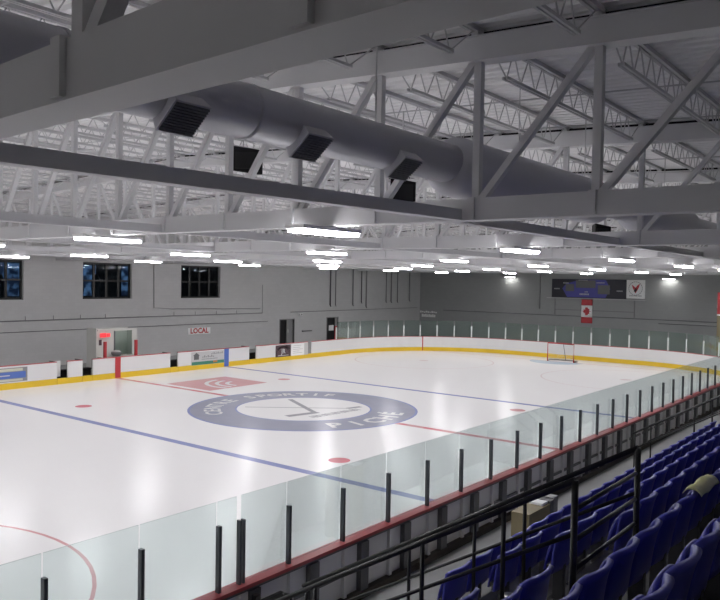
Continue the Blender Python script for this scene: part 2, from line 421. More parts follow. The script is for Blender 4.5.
def stroke(p, q, w):
    d = Vector((q[0]-p[0], q[1]-p[1])).normalized(); nrm = (-d.y*w/2, d.x*w/2)
    return [(p[0]-nrm[0], p[1]-nrm[1]), (q[0]-nrm[0], q[1]-nrm[1]), (q[0]+nrm[0], q[1]+nrm[1]), (p[0]+nrm[0], p[1]+nrm[1])]
flat('logo_sticks', [stroke((-1.43, 1.91), (1.25, -1.35), .10), stroke((1.2, -1.30), (1.9, -1.45), .24)], M['ice_grey'])
flat('logo_sticks', [stroke((1.25, 1.95), (-.45, -1.0), .22), stroke((-.3, -1.02), (-1.75, -.72), .34)], M['ice_grey'])
g = MB(); a0 = Vector((-1.25, -1.55)); a1 = Vector((1.45, -1.78))
for i in range(16):
    p = a0.lerp(a1, i/16); g.prism(stroke((p.x, p.y-.16), (p.x+.05, p.y+.2), .12 if i % 3 else .07), .0002, Z1)
g.build('logo_small_lettering', M['ice_grey'], ice)
# red square logo on the far side of the centre line
flat('red_square_logo', [[(.45, 6.25), (4.25, 6.35), (4.30, 9.55), (1.2, 9.55), (.45, 9.45)]], M['ice_pink'])
pol = []
for r in (.75, 1.25, 1.75): pol += ringpolys(3.3, 7.0, r, r+.2, math.radians(95), math.radians(200), 12)
flat('red_square_swirl', pol, M['ice_lettering'], 0, Z2)

# ------------------------------------------------------------------ far boards (sections with open gates between them)
def straight_board(x0, x1, label, extra=None):
    t = thing('rink_board', label, 'rink boards', ((x0+x1)/2, W, 0), 'white board sections on the bench side')
    h = (x1-x0)/2
    MB().box(-h, h, .002, .09, .29, 1.06).build('facing', M['board'], t)
    MB().box(-h, h, -.01, .13, 1.06, 1.09).build('cap_rail', M['cap'], t)
    MB().box(-h, h, -.006, .09, 0, .285).build('kick_plate', M['yellow'], t)
    b = MB(); b.box(-h, -h+.06, .09, .13, .0, 1.06); b.box(h-.06, h, .09, .13, .0, 1.06); b.box(-h, h, .09, .12, .5, .56)
    b.build('back_frame', M['frame'], t)
    return t
tA = straight_board(-9.5, -3.32, 'white board section carrying the blue and ivory striped advertisement')
tB = straight_board(-2.75, -1.98, 'narrow white board section between two open bench gates')
tC = straight_board(-1.41, 3.28, 'white board section with the red centre stripe in front of the booth')
tD = straight_board(3.82, 9.15, 'white board section with green advertisement and blue stripe below LOCAL sign')
tE = straight_board(9.76, 14.48, 'white board section carrying the maroon square JR advertisement')
def panel(par, wx0, wx1, z0, z1, m, name='advert_panel', d=.012):
    cx = par.location.x
    return MB().box(wx0-cx, wx1-cx, -d, .001, z0, z1).build(name, m, par)
# advert on tA
p = panel(tA, -8.2, -4.78, .34, .98, M['grey']); c = tA.location.x
def stripe(par, p, wx0, wx1, z0, z1, m, name='advert_stripe', y=-.016):
    cx = par.location.x; return MB().box(wx0-cx, wx1-cx, y, -.0121, z0, z1).build(name, m, p)
stripe(tA, p, -8.1, -5.0, .82, .94, M['ivory']); stripe(tA, p, -8.1, -4.86, .50, .79, M['bluep']); stripe(tA, p, -8.1, -5.0, .37, .47, M['ivory'])
stripe(tA, p, -8.0, -5.6, .61, .66, M['lightgrey'], y=-.02)
panel(tC, -.16, .16, .02, 1.06, M['red'], 'centre_stripe')
panel(tD, 7.15, 7.50, .02, 1.06, M['bluep'], 'blue_stripe')
p = panel(tD, 4.72, 7.13, .26, 1.0, M['lightgrey']); stripe(tD, p, 4.75, 7.12, .27, .45, M['green']); stripe(tD, p, 6.3, 6.6, .34, .44, M['orange'], y=-.02)
mb = MB(); mb.box(4.9-tD.location.x, 5.25-tD.location.x, -.02, -.0121, .57, .8); mb.add([(4.83-tD.location.x, -.02, .8), (5.32-tD.location.x, -.02, .8), (5.07-tD.location.x, -.02, .96), (4.83-tD.location.x, -.0121, .8), (5.32-tD.location.x, -.0121, .8), (5.07-tD.location.x, -.0121, .96)], [(0, 1, 2), (5, 4, 3), (0, 3, 4, 1), (1, 4, 5, 2), (2, 5, 3, 0)])
mb.build('advert_emblem', M['frame'], p)
mb = MB(); cx = tD.location.x
for i in range(7): mb.box(5.5+i*.13-cx, 5.58+i*.13-cx, -.018, -.0121, .66, .72+.06*(i % 2))
for i in range(12): mb.box(5.45+i*.1-cx, 5.52+i*.1-cx, -.018, -.0121, .55, .59)
for i in range(9): mb.box(6.15+i*.1-cx, 6.21+i*.1-cx, -.018, -.0121, .82, .87+.03*(i % 3))
mb.build('advert_lettering', M['grey'], p)
p = panel(tE, 11.42, 12.80, .25, 1.0, M['maroon']); cx = tE.location.x
items = [('JR', .42, facing_my(12.11-cx, -.014, .60), .003, .01)]
merge_text(items, 'advert_lettering', M['lightgrey'], p)
mb = MB()
for i in range(14):
    t0 = PI*(.12+.76*i/14); t1 = PI*(.12+.76*(i+1)/14)
    mb.add([(12.11-cx+r*math.cos(t), -.0165, .48+r*.82*math.sin(t)) for t, r in ((t0, .5), (t0, .58), (t1, .58), (t1, .5))], [(0, 1, 2, 3), (3, 2, 1, 0)])
mb.box(11.62-cx, 12.6-cx, -.0165, -.0125, .32, .36); mb.build('advert_arc', M['lightgrey'], p)
p = panel(tE, 12.85, 14.1, .25, 1.02, M['white'], 'notice_panel')
mb = MB()
for i in range(5): mb.box(13.0-cx, 13.0+(.9, .6, .95, .7, .8)[i]-cx, -.016, -.0121, .4+.12*i, .43+.12*i)
mb.build('notice_lettering', M['lightgrey'], p)
panel(tE, 14.12, 14.46, .25, 1.02, M['lightgrey'], 'end_panel')
t = thing('board_post', 'grey post between the JR board section and the curved white boards', 'post', (14.65, W, 0))
MB().box(-.14, .14, 0, .1, .29, 1.1).build('post', M['grey'], t); MB().box(-.16, .16, -.006, .09, 0, .285).build('kick_plate', M['yellow'], t)
# open gates behind the gaps
for (x, gw, sd, lab) in ((-3.30, .55, 1, 'open pale bench gate between the striped advertisement and the narrow board section'), (-1.96, .53, 1, 'open grey gate between the narrow board section and the booth board section'), (3.30, .5, 1, 'open gate between the centre stripe board section and the green advertisement'), (9.17, .57, 1, 'open grey gate between the blue stripe and the JR board section')):
    t = thing('bench_gate', lab, 'gate', (x, W+.12, 0), 'open bench gates')
    if gw == .55 and x < -3: MB().box(.16, .47, .42, .47, .3, 1.06).build('gate_panel', M['white'], t)
    MB().box(.0, .05, .03, .62, .3, 1.05).build('gate_leaf', M['lightgrey'] if x < -3 else M['grey'], t)
    MB().box(.0, gw, -.126, -.04, 0, .285).build('threshold', M['yellow'], t)
    MB().box(-.005, .055, .03, .62, 1.05, 1.08).build('cap_rail', M['frame'], t)
    MB().tube([(.0, .55, .7), (.07, .55, .7), (.07, .45, .7)], .012, 6).build('latch', M['frame'], t)
for (x0, x1, lab) in ((-9, -1.0, 'dark low bench behind the striped advertisement boards'), (3.4, 14.2, 'dark low bench behind the boards below LOCAL sign')):
    t = thing('players_bench', lab, 'bench', ((x0+x1)/2, 13.75, 0), 'players benches'); h = (x1-x0)/2
    MB().box(-h, h, -.18, .18, .50, .56).build('seat', M['matte'], t)
    MB().box(-h, h, -.10, -.06, .1, .499).build('front_board', M['matte'], t)
    n = int(h*2/1.8)
    for i in range(n+1):
        xx = -h+.1+(2*h-.2)*i/n; MB().box(xx-.03, xx+.03, -.05, .15, -.04, .499).build('leg', M['frame'], t)
# curved end boards
def ribbon_s(mb, s0, s1, o0, o1, z0, z1, n):
    mb.ribbon([end_point(s0+(s1-s0)*i/n, o0)[0] for i in range(n+1)], [end_point(s0+(s1-s0)*i/n, o1)[0] for i in range(n+1)], z0, z1)
s0 = 14.82-(XE-RC); s1 = S_END+.5
t = thing('rink_board', 'long white curved boards running round the goal end with yellow kick plate', 'rink boards', (0, 0, 0))
mb = MB(); ribbon_s(mb, s0, s1, 0.004, .09, .285, 1.06, 60); mb.build('facing', M['board'], t)
mb = MB(); ribbon_s(mb, s0, s1, -.01, .13, 1.06, 1.09, 60); mb.build('cap_rail', M['cap'], t)
mb = MB(); ribbon_s(mb, s0, s1, -.004, .10, 0, .285, 60); mb.build('kick_plate', M['yellow'], t)
mb = MB(); ribbon_s(mb, s0, s1, .091, .12, .02, 1.05, 60); mb.build('back_sheet', M['boardback'], t)
s_goal = None
for i in range(2000):
    (x, y), nn = end_point(i*.005)
    if x >= 24.75: s_goal = i*.005; break
mb = MB(); ribbon_s(mb, s_goal-.035, s_goal+.035, -.012, .0, .03, 1.06, 1); mb.build('goal_line_mark', M['red'], t)
# near boards
XN0 = -27.0; XN1 = XE-RC-.5
t = thing('rink_board', 'long near boards with red cap rail and grey back facing the blue seats', 'rink boards', (0, -W, 0))
MB().box(XN0, XN1, -.06, -.002, .0, 1.06).build('facing', M['board'], t)
MB().box(XN0, XN1, -.075, -.0605, .10, 1.05).build('back_sheet', M['boardback'], t)
MB().box(XN0, XN1, -.18, .03, 1.06, 1.11).build('cap_rail', M['cap'], t)
MB().box(XN0, XN1, -.20, -.076, .1, .22).build('kick_strip', M['kick'], t)
mb = MB(); mb.box(XN0, XN1, -.12, -.076, .56, .61); mb.box(XN0, XN1, -.13, -.076, 1.0, 1.06); mb.build('frame_rail', M['frame'], t)
PX = [-21.8, -20.6, -19.4, -18.21, -17.01, -15.82, -15.465, -15.395, -14.50, -13.27]
while PX[-1] < XN1-1.2: PX.append(PX[-1]+1.218)
for x in PX:
    if -19.5 < x < 14: MB().box(x-.035, x+.035, -.14, -.0765, .22, 1.0).build('frame_post', M['boardback'], t)
x = -18.9
while x < 14:
    MB().box(x-.10, x+.10, -.17, -.0765, .22, 1.0).build('frame_post', M['frame'], t); x += 1.218
t2 = thing('gate_latch', 'black gate latch bracket under the red cap near the double glass post', 'latch', (-15.1, -W-.28, .5))
MB().box(-.25, .25, -.03, .03, .30, .38).build('bar', M['black'], t2); MB().box(-.3, -.22, -.05, .03, .1, .5).build('plate', M['black'], t2); MB().tube([(.25, 0, .34), (.4, -.02, .28), (.45, -.02, .1)], .025, 8).build('lever', M['black'], t2)
# near glass: posts and panes
zc, zp, zg = 1.111, 1.95, 2.29
k_ref = PX.index(-15.395)
for i, x in enumerate(PX):
    if x < -19.0 or x > 15.5: continue
    if i >= k_ref: lab = 'dark glass support post, %s from the double post toward the goal end' % ORD[i-k_ref]
    else: lab = 'dark glass support post, %s from the double post away from the goal end' % ORD[k_ref-1-i]
    w = .014 if abs(x+15.43) < .05 else .022
    zp = 1.95+max(0, min(.09, (-14.3-x)*.024))
    tag(MB().box(x-w, x+w, -W-.10, -W-.03, zc, zp).build('stanchion', M['post_dark']), lab, 'post', 'glass posts along the near boards')
for i in range(len(PX)-1):
    a, b = PX[i], PX[i+1]
    if b-a < .15 or b < -18.5 or a > 15.4: continue
    if i >= k_ref: lab = 'clear glass pane, %s from the double post toward the goal end' % ORD[i-k_ref]
    else: lab = 'clear glass pane, %s from the double post away from the goal end' % ORD[k_ref-1-i-1 if i < k_ref-1 else 0]
    tag(MB().box(a+.012, b-.012, -W-.022, -W-.008, zc, zg).topface(1).build('rink_glass', [M['glass'], M['glassedge']]), lab, 'glass pane', 'glass panes along the near boards')
# end glass
s = -1.45; k = 0; sp = 1.285; prev = None
while s < S_END-1.:
    (x, y), nn = end_point(s, .06)
    mb = MB(); mb.box(-.045, .045, -.03, .03, 1.091, 1.92)
    o = mb.build('stanchion', M['post_white']); o.location = (x, y, 0); o.rotation_euler = (0, 0, math.atan2(nn[1], nn[0])+PI/2)
    tag(o, 'white glass support post on the curved end boards, %s from the bench side' % ORD[k], 'post', 'white glass posts round the goal end')
    if s+sp < S_END-1.:
        mb = MB(); ribbon_s(mb, s+.05, s+sp-.05, .045, .06, 1.091, 2.28, 3)
        tag(mb.build('rink_glass', M['endglass']), 'greenish glass pane on the curved end boards, %s from the bench side' % ORD[k], 'glass pane', 'glass panes round the goal end')
    k += 1; s += sp
# goal
gx = 25.25
t = thing('hockey_goal', 'red framed hockey goal with white net before the end boards', 'hockey goal', (gx, -.2, 0))
MB().tube([(0, .915, 0), (0, .915, 1.22), (0, -.915, 1.22), (0, -.915, 0)], .04, 8).build('goal_frame', M['red'], t)
MB().tube([(0, .915, .03), (.55, .95, .03), (.9, .55, .03), (.9, -.55, .03), (.55, -.95, .03), (0, -.915, .03)], .035, 8).build('base_frame', M['frame'], t)
mb = MB(); mb.tube([(0, .9, 1.2), (.45, .6, 1.15), (.45, -.6, 1.15), (0, -.9, 1.2)], .02, 6); mb.tube([(.45, 0, 1.15), (.9, 0, .03)], .025, 6); mb.build('top_shelf_bar', M['frame'], t)
mb = MB()
for i in range(13):
    y = -.87+1.74*i/12; mb.tube([(.02, y, 1.2), (.45, y*.72, 1.13), (.88, y*.62, .05)], .006, 4, cap=False)
for i in range(1, 9):
    f = i/9; xx = .45+.43*f; zz = 1.13-1.08*f; hh = .65-.09*f
    mb.tube([(0.02, .9, zz), (xx, hh, zz), (xx, -hh, zz), (.02, -.9, zz)], .006, 4, cap=False)
mb.build('net', M['net'], t)

# ------------------------------------------------------------------ roof trusses
def truss_meshes():
    ch, ct = .30, .33
    y0, y1 = -22.3, YW-.02
    b = MB(); b.box(-.13, .13, y0, y1, ZB+.015, ZB+ch); b.box(-.14, .14, y0, y1, ZB, ZB+.0149)
    tpm = MB(); shade = MB()
    def sloped(m_, hw, z0, z1):
        for a, b_ in ((y0, 0), (0, y1)):
            m_.add([(x_, y_, z_+rise(y_)) for z_ in (z0, z1) for y_ in (a, b_) for x_ in (-hw, hw)], [(0,2,3,1),(4,5,7,6),(0,1,5,4),(2,6,7,3),(0,4,6,2),(1,3,7,5)])
    sloped(tpm, .14, ZT-ct, ZT-.015); sloped(tpm, .17, ZT-.0149, ZT); sloped(shade, .02, ZT+.0005, ZT+.075)  # last one: black strip added for the shaded gap between top chord and deck
    return b.mesh('bottom_chord', M['steel']), tpm.mesh('top_chord', M['steel']), shade.mesh('packer_strip', M['matte'])
bc_me, tc_me, shade_me = truss_meshes()
hv = .105
vert_me = {k: MB().box(-hv/2, hv/2, -hv/2, hv/2, ZB+.30, ZT-.33+rise(k*NODE)).mesh('vertical', M['steel']) for k in range(14)}
plate_me = MB().box(-.165, .165, -.045, .045, ZB+.016, ZB+.31).mesh('stiffener_plate', M['steel'])
diag_me = {}
for k in range(1, 13):
    for sg in (-1, 1):
        diag_me[sg*k] = MB().bar((0, sg*.08, ZB+.29), (0, sg*(NODE-.08), ZT-.32+rise((k+1)*NODE)), .09, .105, up=(1, 0, 0)).mesh('diagonal', M['steel'])
NT = len(TX)
for i, x in enumerate(TX):
    lab = 'grey steel roof truss, %s from the scoreboard wall' % ORD[NT-1-i]
    t = thing('roof_truss', lab, 'roof truss', (x if i else -19.41, 0, 0), 'roof trusses across the rink', 0 if i else math.radians(-2.6))
    link('bottom_chord', bc_me, t); link('top_chord', tc_me, t); link('packer_strip', shade_me, t)
    for k in range(-13, 12):
        y = k*NODE
        v = link('vertical', vert_me[abs(k)], t, (0, y, 0)); link('stiffener_plate', plate_me, v)
        if k == 0: continue
        if k < 0 and k > -13: link('diagonal', diag_me[k], t, (0, y, 0))
        if k > 0 and k < 11: link('diagonal', diag_me[k], t, (0, y, 0))
# tie beams along the rink at bottom chord level
TIE = [-14.68, -8.30, -1.68, 5.04, 11.76]
tie_me = {}
def tie(L):
    b = MB(); b.box(-L/2, L/2, -.055, .055, .012, .155); b.box(-L/2, L/2, -.085, .085, 0, .012)
    # web plates so that it reads as a closed dark side
    return b.mesh('tie_beam', M['steel'])
L = 7.046-.30; tme = tie(L)
for j, y in enumerate(TIE):
    for i in range(NT-1):
        if j > 1 and i < 0: continue
        o = link('tie_beam', tme, None, (TX[i]+3.523, y, ZB-.0))
        if j == 0 and i == 0: o.rotation_euler = (0, 0, math.radians(-4.2))
        tag(o, 'grey tie beam, %s line from the window wall, %s bay from the scoreboard wall' % (ORD[4-j], ORD[NT-2-i]), 'beam', 'tie beams between trusses')
# roof joists
def joist_meshes():
    L = 7.046; x0, x1 = -L/2, L/2
    top = MB(); top.box(x0+.02, x1-.02, -.06, -.012, ZD-.07, ZD-.002); top.box(x0+.02, x1-.02, .012, .06, ZD-.07, ZD-.002)
    top.box(x0+.0, x0+.16, -.05, .05, ZT+.001, ZD-.071); top.box(x1-.16, x1, -.05, .05, ZT+.001, ZD-.071)
    zb = 8.10; bot = MB(); bx0, bx1 = x0+.75, x1-.75
    bot.box(bx0, bx1, -.045, -.012, zb, zb+.045); bot.box(bx0, bx1, .012, .045, zb, zb+.045)
    web = MB(); n = 11; step = (bx1-bx0)/n
    pts = [(x0+.2, ZD-.07)]
    pts.append((bx0+.05, zb+.02))
    for i in range(n):
        pts.append((bx0+step*(i+.5), ZD-.05)); pts.append((bx0+step*(i+1)-(.05 if i == n-1 else 0), zb+.02))
    pts.append((x1-.2, ZD-.07))
    for a, b in zip(pts[:-1], pts[1:]): web.tube([(a[0], 0, a[1]), (b[0], 0, b[1])], .011, 5, cap=False)
    return top.mesh('top_chord', M['joist']), bot.mesh('bottom_chord', M['joist']), web.mesh('web', M['joist'])
jt, jb, jw = joist_meshes()
for i in range(NT-1):
    ks = list(range(-12, 12))
    for n, k in enumerate(reversed(ks)):
        t = thing('roof_joist', 'slim open-web roof joist, %s from the window wall, %s bay from the scoreboard wall' % (ORD[n], ORD[NT-2-i]), 'roof joist', (TX[i]+3.523, k*NODE, rise(k*NODE)), 'open-web roof joists')
        link('top_chord', jt, t); link('bottom_chord', jb, t); link('web', jw, t)
# joist bridging bars across the rink
for i in range(NT-1):
    for q, dx in enumerate((-1.2, 1.2)):
        o = MB().tube([(0, -20.3, 8.16+rise(20.3)), (0, 0, 8.16+rise(0)), (0, 19.3, 8.16+rise(19.3))], .012, 6).build('bridging_bar', M['joist']); o.location = (TX[i]+3.523+dx, 0, 0)
        tag(o, 'thin bar crossing the joists, %s of two, %s bay from the scoreboard wall' % (('second', 'first')[q], ORD[NT-2-i]), 'bridging bar', 'joist bridging bars')

# ------------------------------------------------------------------ ventilation duct
DY, DZc, DR = -14.40, 6.96, .285
t = thing('ventilation_duct', 'big round grey ventilation duct hung between the trusses above the seats', 'duct', (0, DY, DZc))
MB().tube([(-27, 0, 0), (-12.8, 0, 0)], DR, 28).build('duct_pipe', M['duct'], t)
MB().tube([(-12.85, 0, 0), (-12.75, 0, -.02), (-12.6, 0, -.03), (-7.0, 0, -.03), (-6.75, 0, 0)], [DR, .42, .45, .45, DR], 28).build('duct_fan_section', M['duct'], t)
MB().tube([(-6.8, 0, 0), (4.5, 0, 0)], DR, 28).build('duct_pipe', M['duct'], t)
MB().tube([(-4.6, 0, 0), (-4.4, 0, -.02), (0, 0, -.02), (.2, 0, 0)], [DR, .42, .42, DR], 28).build('duct_fan_section', M['duct'], t)
for x in (-19, -16.9): MB().tube([(x, 0, 0), (x+.05, 0, 0)], DR+.008, 28).build('joint_band', M['duct'], t)
for x in (-18.5, -14.6, -10.5, -7.5, -2, 3): MB().tube([(x, 0, DR-.01), (x, 0, ZD+rise(DY)-DZc)], .01, 5).build('hanger_rod', M['joist'], t)
for x in (-20.9, -17.85, -16.08, -14.25):
    # tilted outlet box on the lower camera-side flank
    d = MB(); e = Vector((0, -.64, -.77)); q = Vector((0, .77, -.64)); c0 = e*(DR-.06)
    vs = []
    for dist, hw, hh in ((0, .18, .17), (.15, .21, .19)):
        for sx, sq in ((-1, -1), (1, -1), (1, 1), (-1, 1)):
            v = c0+e*dist+q*(sq*hh); vs.append((x+sx*hw, v.y, v.z))
    d.add(vs, [(3, 2, 1, 0), (0, 1, 5, 4), (1, 2, 6, 5), (2, 3, 7, 6), (3, 0, 4, 7), (4, 5, 6, 7)])
    ob = d.build('outlet_box', M['duct'], t)
    g = MB(); c1 = c0+e*.151
    vs = []
    for dist in (0, .006):
        for sx, sq in ((-1, -1), (1, -1), (1, 1), (-1, 1)):
            v = c1+e*dist+q*(sq*.17); vs.append((x+sx*.19, v.y, v.z))
    g.add(vs, [(3, 2, 1, 0), (0, 1, 5, 4), (1, 2, 6, 5), (2, 3, 7, 6), (3, 0, 4, 7), (4, 5, 6, 7)])
    for s in range(11):
        v = c1+e*.012+q*(-.16+.032*s); g.bar((x-.19, v.y, v.z), (x+.19, v.y, v.z), .006, .018, up=tuple(e))
    g.build('outlet_grille', M['grille'], ob)
# loudspeakers
def speaker(x, y, z, w, h, rz, lab):
    t = thing('loudspeaker', lab, 'loudspeaker', (x, y, z), 'black loudspeakers hung in the roof', rz)
    m_ = MB(); m_.add([(-w/2, -.2, h*.12), (w/2, -.2, 0), (w/2*.6, .25, .1*h), (-w/2*.6, .25, .2*h), (-w/2, -.2, h), (w/2, -.2, h*.86), (w/2*.6, .25, h*.85), (-w/2*.6, .25, h*.97)],
                      [(0, 3, 2, 1), (4, 5, 6, 7), (0, 1, 5, 4), (1, 2, 6, 5), (2, 3, 7, 6), (3, 0, 4, 7)])
    m_.build('cabinet', M['matte'], t)
    MB().box(-w*.4, w*.4, -.215, -.201, h*.2, h*.78).build('front_grille', M['black'], t)
    b = MB(); b.tube([(-.1, 0, h*.85), (-.1, 0, h+.25), (.1, 0, h+.25), (.1, 0, h*.8)], .012, 6); b.tube([(0, 0, h+.25), (0, 0, 8.05-z)], .012, 6); b.build('hanger_bracket', M['steel'], t)
speaker(-12.0, -9.3, 7.25, .60, .55, math.radians(-50), 'black loudspeaker hung by the second truss, farther from the duct')
speaker(-12.0, -13.02, 6.42, .42, .5, math.radians(-50), 'black loudspeaker just below the duct outlet boxes')
speaker(-5.2, -13.9, 6.12, .36, .5, math.radians(-50), 'small black loudspeaker beyond the third truss under the duct')

# ------------------------------------------------------------------ ceiling lights
def make_light():
    t = thing('ceiling_light', '', 'ceiling light')
    LX, LY = 1.44, .38
    b = MB(); h0, h1 = -.005, .06
    b.box(-LX/2, LX/2, -LY/2, LY/2, .02, h1); b.box(-LX/2, LX/2, -LY/2, -LY/2+.02, h0, .02); b.box(-LX/2, LX/2, LY/2-.02, LY/2, h0, .02)
    b.box(-LX/2, -LX/2+.02, -LY/2, LY/2, h0, .02); b.box(LX/2-.02, LX/2, -LY/2, LY/2, h0, .02)
    b.build('housing', M['white'], t)
    MB().box(-LX/2+.03, LX/2-.03, -LY/2+.03, LY/2-.03, -.058, .018).build('lens', M['lamp'], t)
    return t
proto = make_light(); first = True
for i in range(-1, 7):
    for j in range(5):
        o = proto if first else copy_tree(proto); first = False
        o.location = (-13.204+7.046*i, -12.37+5.995*j, ZB-.065)
        o['label'] = 'lit ceiling light, %s from the scoreboard wall in %s row from the window wall' % (ORD[6-i], ORD[4-j]); o['group'] = 'ceiling lights'
for q, (yy, lab) in enumerate(((10.4, 'small lamp on the end wall beside the dark corner'), (-3.3, 'small lamp on the end wall beyond the bird emblem panel'))):
    t = thing('wall_lamp', lab, 'wall lamp', (XW-.35, yy, 5.75), 'end wall lamps')
    MB().box(-.15, .15, -.5, .5, 0, .06).build('housing', M['white'], t); MB().box(-.12, .12, -.46, .46, -.012, -.001).build('lens', M['lamp2'] if 'lamp2' in M else M.setdefault('lamp2', emis('wall_lamp_lens', (1, .98, .95), 30)), t)
    MB().box(.15, .35, -.05, .05, .0, .05).build('arm', M['grey'], t)

# ------------------------------------------------------------------ seats
def make_seat():
    t = thing('stadium_seat', '', 'seat')
    def back(u, v):
        a = 2*u-1; z = .34+.405*v - .03*abs(a)**6*v
        return (a*.248, -.03-.09*v+.065*a*a*(.35+.65*v), z)
    def th(u, v): return (0, -.022-.016*(v**6), -.010*(v**6))
    MB().shell(back, 10, 8, th).build('backrest', M['blue'], t)
    def pan(u, v):
        a = 2*u-1
        return (a*.205*(1-.12*(1-v)*(1-v)), .06+.035*math.sin(PI*(.15+.75*v))*(1-a*a*.85)-.07*v, .38+.25*v-.04*abs(a)**4)
    MB().shell(pan, 10, 6, lambda u, v: (0, .025, 0)).build('seat_pan', M['blue'], t)
    b = MB(); b.box(-.03, .03, -.06, .05, 0, .42); b.box(-.10, .10, -.09, .09, 0, .015); b.box(-.24, .24, -.02, .03, .38, .42)
    b.build('bracket', M['bracket'], t)
    return t
def px_of(x, y, z):
    v = Vector((x, y, z))-CAM; dz = v.dot(Dv)
    return (360+FPX*v.dot(Rv)/dz, 300-FPX*v.dot(Uv)/dz) if dz > .2 else (9999, 9999)
CAM = Vector((-22.281, -20.203, 5.211)); yaw, pit, roll, FPX = .6634, -.02625, .01779, 743.99
Dv = Vector((math.cos(yaw)*math.cos(pit), math.sin(yaw)*math.cos(pit), math.sin(pit)))
r0 = Vector((math.sin(yaw), -math.cos(yaw), 0)); u0 = r0.cross(Dv)
Rv = r0*math.cos(roll)+u0*math.sin(roll); Uv = -r0*math.sin(roll)+u0*math.cos(roll)
seat0 = None; SP = .52
ROWN = ['front row', 'second row from the ice', 'third row from the ice', 'fourth row from the ice', 'fifth row from the ice', 'sixth row from the ice']
def put_seat(x, k, lab, grp):
    global seat0
    y = -16.05-TR*k; z = tread_z(k)
    p = px_of(x, y, z+.7)
    if not (-60 < p[0] < 790 and p[1] < 700): return False
    if seat0 is None: seat0 = make_seat(); o = seat0
    else: o = copy_tree(seat0)
    o.location = (x, y, z); o['label'] = lab; o['group'] = grp
    return True
SEATS = {}
for k in range(4):
    for n in range(23):
        x = AX[1]+.30+SP*n
        if put_seat(x, k, 'blue tip-up seat, %s from the stair rail, %s' % (ORD[n], ROWN[k]), 'blue seats beyond the stair'): SEATS[(k, n)] = x
    for n in range(3):
        x = AX[0]-.28-SP*n
        put_seat(x, k, 'blue tip-up seat across the stair, %s from its rail, %s' % (ORD[n], ROWN[k]), 'blue seats before the stair')
for k in (4, 5):
    for n in range(26):
        x = -18.8+SP*n+(.1 if k == 5 else 0)
        put_seat(x, k, 'blue tip-up seat, %s along the unbroken %s' % (ORD[n], ROWN[k]), 'blue seats in the unbroken rows')
# pale cloth over a seat back in the fifth row
mb = MB()
kx, ky, kz = -15.4, -16.05-TR*4, tread_z(4)
def drape(u, v):
    x = kx-.25+.62*u; q = (v-.5)*2
    return (x, ky-.11+.075*q, kz+.772-.05*abs(q)**3+.008*math.sin(u*11))
mb.shell(drape, 18, 10, lambda u, v: (0, 0, .014))
tag(mb.build('cloth', M['cloth']), 'pale yellow cloth laid over a blue seat back in the fifth row', 'cloth')
# ------------------------------------------------------------------ stair rails
def rail_assembly(ax, which):
    xl, xr = ax
    for side, x in (('camera side', xl-.025), ('goal side', xr-.045)):
        lab = 'black pipe stair rail on the %s of the stair %s' % (side, 'by the plywood cabinet' if which == 0 else 'farther along the stand')
        t = thing('stair_rail', lab, 'railing', (x, 0, 0), 'stair rails')
        ya, za, yb, zb = -14.15, 1.46, -18.12, 3.77
        sl = (zb-za)/(yb-ya)
        def P(y, dz=0): return (0, y, za+(y-ya)*sl+dz)
        MB().tube([P(ya), P(yb)], .024, 10).build('handrail', M['black'], t)
        MB().tube([P(ya, -.40), P(yb, -.40)], .017, 8).build('mid_rail', M['black'], t)
        for y in ((-14.2, -15.7, -16.5, -17.05) if side == 'goal side' else (-14.2, -15.6, -16.8, -17.55)):
            f = max(.1, 2.73-.30*0-( -y-17.49)*(-1)*0) 
            zt = P(y)[2]; zf = max(.1, zt-1.02)
            MB().tube([(0, y, zf-.02), (0, y, zt)], .020, 8).build('post', M['black'], t)
        MB().tube([(0, -18.12, tread_z(3)-.02), (0, -18.12, 3.77)], .026, 10).build('post', M['black'], t)
        y = -16.9
        MB().tube([(0, y, P(y)[2]-1.02), (0, y, P(y)[2]-.94)], .05, 10).build('clamp', M['chrome'], t)
    t = thing('guard_rail', 'black guard of three bars closing the top of the stair %s' % ('by the plywood cabinet' if which == 0 else 'farther along the stand'), 'railing', ((xl+xr)/2-.035, -18.12, 0), 'stair top guards')
    h = (xr-xl)/2-.055
    for z in (3.55, 3.32, 3.10): MB().tube([(-h, 0, z), (h, 0, z)], .018, 8).build('bar', M['black'], t)
rail_assembly(AX, 0); rail_assembly(A2, 1)
# plywood cabinet on the walkway
t = thing('cabinet', 'tan plywood cabinet with white paper on top behind the front row seats', 'cabinet', (-10.6, -14.8, .1))
MB().box(-.47, .35, -.22, .10, 0, 1.34).build('body', M['ply'], t); MB().box(-.47, .35, -.232, -.221, .82, .86).build('shelf_edge', M['orange'], t)
MB().box(.36, .50, -.22, .10, 0, 1.38).build('side_panel', M['frame'], t); MB().box(.51, .72, -.2, .08, 0, 1.40).build('end_panel', M['grey'], t)
MB().box(.12, .34, -.18, .06, 1.341, 1.38).build('paper', M['white'], t)

